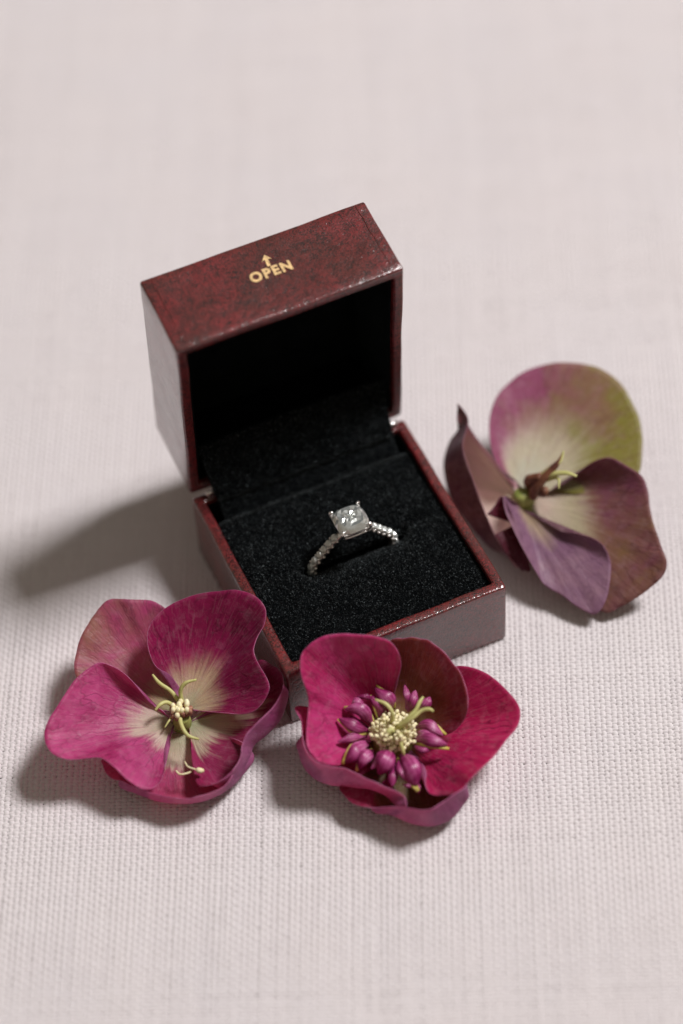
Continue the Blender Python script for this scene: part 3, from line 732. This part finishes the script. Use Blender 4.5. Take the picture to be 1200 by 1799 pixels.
petal(f2, c2, (580, 640, .38), [(400, 740, .3), (268, 790, .5), (290, 842, .55), (340, 883, .6), [(500, 780, .25), (430, 905, .5), (440, 895, .68)], [(540, 800, .22), (510, 928, .3), (525, 892, .85)], [(590, 800, .2), (600, 966, .24), (602, 898, 1.0)],
      [(650, 800, .2), (700, 981, .22), (692, 907, 1.08)], [(720, 780, .22), (792, 950, .28), (745, 877, 1.12)], [(760, 740, .3), (853, 880, .42), (802, 838, 1.18)], [(780, 700, .35), (874, 820, .65), (868, 790, 1.2)], (870, 740, 1.1), (800, 650, .65)], [mD, M_out, M_edge], seed=9, ns=90)
petal(f2, c2, (450, 600, .42), [(240, 440, .8), (58, 408, 1.45), (78, 480, 1.45), [(200, 560, .6), (71, 575, .95), (90, 562, 1.45)], [(210, 620, .5), (75, 640, .8), (107, 628, 1.4)], [(220, 670, .45), (95, 702, .65), (150, 676, 1.3)],
      [(240, 690, .4), (140, 753, .55), (215, 698, 1.22)], [(280, 700, .38), (200, 782, .45), (285, 706, 1.18)], [(320, 710, .36), (262, 793, .42), (342, 730, 1.16)], [(350, 720, .36), (335, 800, .42), (400, 758, 1.14)], [(390, 730, .36), (405, 806, .45), (470, 790, 1.1)],
      [(440, 740, .38), (470, 830, .55), (535, 815, 1.06)], [(470, 750, .38), (500, 850, .65), (575, 845, 1.0)], [(490, 750, .38), (530, 870, .7), (582, 892, .9)], (520, 800, .45)], [mE, M_out, M_edge], seed=10, ns=100)
petal(f2, c2, (480, 530, .45), [(492, 400, .85), (522, 325, 1.3), (548, 260, 1.8), (557, 200, 2.1), (540, 145, 2.4), (500, 103, 2.55), (430, 76, 2.65), (350, 64, 2.7), (270, 62, 2.7), (190, 76, 2.65), (130, 108, 2.6), (90, 150, 2.5), (76, 200, 2.4), (80, 260, 2.25),
      (100, 320, 2.05), (115, 380, 1.8), (112, 450, 1.65), (105, 540, 1.5), (110, 610, 1.4), (150, 668, 1.25), (210, 692, 1.1), (275, 688, .9), (340, 640, .6)], [mA, M_out, M_edge], seed=6, ns=120, cup=.44)
Z6 = lambda x, y: (570+x/5, 1180+y/5)
def P2(x, y, z): return at(*Z6(x, y), z)
bm = bmesh.new(); tube(bm, [P2(600, 640, .35), P2(600, 590, .75), P2(600, 555, 1.0)], [.45, .40, .30], 18, sub=3); fpart(f2, 'receptacle', bm, M_rec)
def nectary(b, m, t, wpx, z=(0.85, 1.10, 1.08), flat=0.72, mouth=1):
    rr_ = wpx/5/78*0.42
    p = [Vector(P2(b[0], b[1], z[0])), Vector(P2(m[0], m[1], z[1]+.02)), Vector(P2(t[0], t[1], z[2]))]
    upv = (CAM_LOC-p[1]).normalized()
    bm = bmesh.new()
    n = 14; seg = 14; rings = []
    prof_ = lambda q: 0.12+0.88*math.sin(math.pi*min(1, 0.05+q*.95)**1.25)**0.9
    for i in range(n+1):
        q = i/n; c = Vector(cat_rom(p, q)); d = (Vector(cat_rom(p, min(1, q+.03)))-Vector(cat_rom(p, max(0, q-.03)))).normalized()
        x = upv.cross(d).normalized(); y = d.cross(x).normalized()
        if y.dot(upv) < 0: y = -y
        r = rr_*max(.12, prof_(q)); ring_ = []
        for k in range(seg):
            a = 2*math.pi*k/seg
            # a shallow keel down the back and an in-rolled underside
            rad = r*(1+0.10*math.cos(2*a))*(1+0.09*math.sin(q*7+a*2+wpx))*(1-0.16*math.exp(-((a-1.1)/.22)**2))
            ring_.append(bm.verts.new(c + x*rad*math.cos(a) + y*flat*rad*math.sin(a) + upv*r*0.10*math.exp(-((a-math.pi/2)/.35)**2) + x*rr_*0.35*math.sin(q*4.2+wpx*.37)*q))
        rings.append(ring_)
    for A_, B_ in zip(rings, rings[1:]):
        for k in range(seg): bm.faces.new((A_[k], A_[(k+1) % seg], B_[(k+1) % seg], B_[k]))
    bm.faces.new(rings[0]); bm.faces.new(rings[-1])
    bm.verts.ensure_lookup_table(); ul = bm.loops.layers.uv.new('UVMap')
    vi = {v: k for k, v in enumerate(bm.verts)}
    for f in bm.faces:
        for lp in f.loops: k = vi[lp.vert]; lp[ul].uv = (abs((k % seg)/seg-.5)*2, (k//seg)/n)
    o = fpart(f2, 'nectary', bm, M_nect)
    if mouth:
        # yellow inner tongue that shows along one side and at the tip
        bm = bmesh.new(); sd = Vector((0, 0, -1))*rr_*0.45; d = (p[2]-p[0]).normalized(); x = upv.cross(d).normalized()*rr_*0.55*mouth
        tube(bm, [p[0]+x*.6+sd*.5, p[1]+x*1.35+sd, p[2]+x*.5+sd+d*rr_*0.35], [rr_*.35, rr_*.62, rr_*.25], 10, flat=.6, sub=4)
        mo = fpart(f2, 'nectary_mouth', bm, M_mouth); mo.parent = o
    return o
nectary((600, 320), (560, 240), (455, 130), 130, (0.95, 1.3, 1.4), mouth=-1)
nectary((480, 400), (470, 300), (420, 205), 95, (0.9, 1.15, 1.3), mouth=1)
nectary((440, 260), (370, 215), (285, 228), 50, (1.15, 1.32, 1.3), mouth=0)
nectary((425, 460), (330, 350), (180, 325), 125, (0.9, 1.25, 1.25), mouth=-1)
nectary((350, 320), (300, 280), (240, 280), 90, (1.2, 1.3, 1.3), mouth=0)
nectary((395, 520), (270, 490), (135, 400), 110, (0.85, 1.12, 1.25), mouth=1)
nectary((375, 570), (250, 575), (115, 605), 80, (0.8, 1.02, 1.1), mouth=0)
nectary((385, 640), (280, 690), (180, 800), 150, (0.75, 1.05, 0.95), mouth=-1)
nectary((430, 690), (370, 750), (300, 860), 125, (0.75, 1.0, 0.85), mouth=-1)
nectary((590, 690), (545, 770), (450, 880), 180, (0.8, 1.05, 0.9), mouth=0)
nectary((630, 800), (615, 900), (600, 1010), 90, (0.7, 0.85, 0.8), mouth=0)
nectary((670, 730), (765, 840), (830, 995), 190, (0.8, 1.05, 0.85), mouth=-1)
nectary((790, 600), (930, 590), (1080, 645), 125, (0.85, 1.1, 1.05), mouth=-1)
nectary((800, 490), (920, 470), (1050, 550), 105, (0.85, 1.02, 0.95), mouth=1)
nectary((715, 330), (735, 230), (705, 115), 65, (0.95, 1.2, 1.3), mouth=0)
nectary((730, 350), (775, 270), (815, 170), 95, (0.9, 1.15, 1.25), mouth=0)
nectary((840, 350), (880, 285), (915, 215), 105, (0.85, 1.05, 1.15), mouth=0)
nectary((690, 990), (730, 1000), (770, 985), 40, (.8, .85, .85), mouth=0)
nectary((800, 980), (820, 1020), (840, 1070), 70, (.6, .65, .6), mouth=0)
for q_ in (((500, 380), (520, 300), (545, 205), 60), ((395, 500), (300, 450), (215, 395), 60), ((400, 610), (300, 640), (215, 700), 60), ((500, 700), (480, 770), (400, 850), 70), ((650, 760), (670, 860), (700, 960), 70),
           ((790, 560), (880, 545), (985, 590), 60), ((780, 640), (850, 690), (930, 700), 55), ((440, 430), (390, 370), (330, 300), 60)):
    nectary(q_[0], q_[1], q_[2], q_[3]*1.15, (0.75, 0.98, 0.95), mouth=0)
# stamens: a crowd of pale anthers on short threads
bm = bmesh.new(); pts_ = []
tries = 0
while len(pts_) < 100 and tries < 6000:
    tries += 1
    a = rng.uniform(0, 6.283); r = math.sqrt(rng.uniform(0.02, 1)); x = 608+r*205*math.cos(a); y = 525+r*175*math.sin(a)
    if all((x-q[0])**2+(y-q[1])**2 > 26**2 for q in pts_): pts_.append((x, y, r))
for x, y, r in pts_:
    z = 1.32-0.42*r*r + rng.uniform(-.16, .12); dx, dy = (x-600), (y-540)
    bx, by = 600+dx*.55, 600+dy*.5
    tip = P2(x+dx*.06, y+dy*.06, z+rng.uniform(0, .03)); mid = P2(x, y, z); lo_ = P2(bx, by, .9)
    tube(bm, [lo_, mid], [.012, .018], 5)
    q = Vector(tip)-Vector(lo_); q.normalize(); jit = Vector(rng.uniform(-1, 1, 3))*.9; q = (q+jit).normalized()
    m = Vector(mid)
    tube(bm, [m-q*.045, m-q*.02, m+q*.03, m+q*.06], [.024, .046, .046, .024], 7)
o = fpart(f2, 'stamens', bm, M_anther); o['kind'] = 'stuff'
style(f2, P2, [(590, 450, 1.25), (595, 360, 1.55), (540, 285, 1.68), (445, 245, 1.7)], r=.044)
style(f2, P2, [(640, 490, 1.25), (730, 410, 1.5), (800, 340, 1.6), (835, 270, 1.68), (868, 222, 1.7)], r=.044)
style(f2, P2, [(650, 490, 1.3), (760, 420, 1.55), (850, 345, 1.65), (920, 330, 1.7), (958, 350, 1.68)], r=.044)
style(f2, P2, [(660, 540, 1.3), (668, 620, 1.2), (690, 700, 1.05), (700, 735, .95)], r=.045)
style(f2, P2, [(560, 530, 1.38), (585, 510, 1.42), (610, 530, 1.4)], r=.06)

# ---- right flower
c3 = lambda x, y: (760+x/2.727, 620+y/2.727)
f3 = flower('hellebore_flower', 925, 930, 'dusky green and purple hellebore bloom standing half upright, right of the ring box')
def P3(x, y, z): return at(*c3(x, y), z)
mA = mat_petal('petal_green', srgb(230, 236, 212), srgb(228, 222, 190), srgb(156, 78, 108), srgb(142, 138, 60), bl=0.55, side=1.2, bias=-0.05, vein=srgb(112, 62, 52), vs=0.4, r0=0.1, r1=0.25, r2=0.72, seed=11, trans=0.5)
mB = mat_petal('petal_dusk', srgb(235, 228, 195), srgb(232, 215, 205), srgb(232, 200, 204), srgb(205, 150, 165), vein=srgb(150, 90, 110), vs=0.2, r0=0.1, r1=0.4, r2=0.75, seed=12, trans=0.2)
mC = mat_petal('petal_olive_wine', srgb(245, 232, 210), srgb(220, 212, 175), srgb(138, 76, 96), srgb(140, 108, 72), side=0.2, bias=-.05, bl=.8, vein=srgb(74, 30, 28), vs=0.45, r0=0.15, r1=0.32, r2=0.60, seed=13)
mD = mat_petal('petal_lavender', srgb(225, 205, 170), srgb(195, 168, 160), srgb(140, 98, 126), srgb(168, 130, 150), vein=srgb(96, 58, 84), vs=0.45, r0=0.1, r1=0.2, r2=0.42, seed=14)
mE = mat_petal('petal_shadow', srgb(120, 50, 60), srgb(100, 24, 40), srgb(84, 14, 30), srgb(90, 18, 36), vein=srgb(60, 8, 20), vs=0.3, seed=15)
petal(f3, c3, (430, 650, 1.05), [(x, y, 1.05+(z-1.05)*.45) for x, y, z in [(396, 607, 1.25), (332, 560, 1.6), (292, 490, 1.9), (274, 400, 2.2), (276, 300, 2.5), (310, 213, 2.8), (370, 140, 3.0), (450, 82, 3.2), (540, 52, 3.3), (640, 45, 3.35), (740, 56, 3.3), (830, 90, 3.15), (900, 145, 2.95), (950, 225, 2.7),
      (988, 310, 2.4), (1005, 400, 2.1), (1003, 490, 1.8), (985, 580, 1.5), (900, 640, 1.2), (700, 680, 1.0)]], [mA, M_out2, M_edge2], seed=11, ns=110, cup=.36)
petal(f3, c3, (420, 700, 1.0), [(404, 622, 1.2), (350, 590, 1.35), (285, 500, 1.6), (215, 420, 1.85), (172, 358, 2.0), [(200, 440, 1.4), (130, 335, 1.95), (119, 243, 2.4)], [(180, 460, 1.2), (122, 385, 1.6), (166, 295, 2.3)],
      [(200, 490, 1.0), (80, 440, 1.3), (170, 345, 2.15)], [(200, 540, .85), (57, 510, 1.12), (147, 430, 2.05)], [(205, 590, .75), (58, 580, .95), (163, 515, 1.9)], [(220, 650, .7), (75, 655, .8), (192, 598, 1.75)], [(240, 700, .6), (110, 735, .62), (226, 692, 1.55)],
      [(270, 750, .55), (165, 805, .42), (262, 790, 1.3)], [(290, 800, .5), (215, 868, .32), (300, 875, 1.0)], [(330, 850, .4), (300, 938, .22), (352, 957, .7)], (412, 1030, .3), (425, 900, .45)], [mB, M_out2, M_edge2], seed=12, ns=110)
petal(f3, c3, (470, 712, .92), [(540, 672, 1.08), (640, 620, 1.35), (700, 572, 1.6), (770, 525, 1.8), (850, 502, 1.9), (930, 540, 1.85), (1000, 592, 1.75), (1030, 655, 1.65), (1042, 750, 1.5), (1070, 850, 1.35), (1100, 935, 1.2), (1122, 1003, 1.1), (1105, 1065, .9), (1050, 1120, .7),
      (980, 1175, .5), (900, 1217, .35), (820, 1242, .25), (700, 1150, .2), (600, 950, .35), (500, 820, .65)], [mC, M_out2, M_edge2], seed=13, ns=110, cup=.2)
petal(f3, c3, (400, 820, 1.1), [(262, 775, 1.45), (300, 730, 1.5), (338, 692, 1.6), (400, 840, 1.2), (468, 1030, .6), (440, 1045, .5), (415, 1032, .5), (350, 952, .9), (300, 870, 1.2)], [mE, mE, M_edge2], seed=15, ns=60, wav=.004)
petal(f3, c3, (440, 755, .98), [(392, 715, 1.3), (342, 692, 1.62), (352, 765, 1.5), (388, 845, 1.35), (440, 945, 1.1), (500, 1052, .8), (540, 1115, .6), (615, 1158, .5), (700, 1220, .4), (778, 1253, .35), (824, 1200, .5), (848, 1110, .7), (853, 1010, .9),
      (830, 940, 1.1), (780, 896, 1.2), (700, 868, 1.2), (620, 856, 1.12), (560, 822, 1.02), (500, 775, .98)], [mD, M_out2, M_edge2], seed=14, ns=110, cup=.35)
bm = bmesh.new(); tube(bm, [P3(435, 720, .7), P3(430, 700, 1.05), P3(428, 668, 1.3)], [.3, .26, .16], 14, sub=3); fpart(f3, 'receptacle', bm, M_rec)
def leafbit(pts, rs, mat_, name='style'):
    bm = bmesh.new(); tube(bm, [P3(*p) for p in pts], rs, 8, flat=.6, sub=5); return fpart(f3, name, bm, mat_)
leafbit([(480, 680, 1.25), (500, 630, 1.55), (560, 570, 1.9), (605, 520, 2.1), (625, 475, 2.2)], [.20, .20, .14, .07, .02], M_drybrown, 'follicle')
leafbit([(470, 640, 1.3), (455, 612, 1.5), (520, 590, 1.8)], [.12, .15, .10], M_drybrown, 'follicle')
leafbit([(520, 600, 1.7), (580, 580, 1.95), (640, 575, 2.1), (690, 590, 2.15)], [.10, .08, .06, .03], M_style)
leafbit([(540, 610, 1.7), (600, 600, 1.95), (605, 650, 1.9)], [.07, .04, .02], M_style)
leafbit([(500, 600, 1.7), (560, 560, 1.95), (610, 520, 2.12), (628, 470, 2.22)], [.05, .07, .05, .02], M_style)
leafbit([(500, 670, 1.2), (530, 660, 1.4), (535, 690, 1.3)], [.14, .13, .05], M_drybrown, 'follicle')
for f_ in (f1, f2, f3, fs): del f_['org']
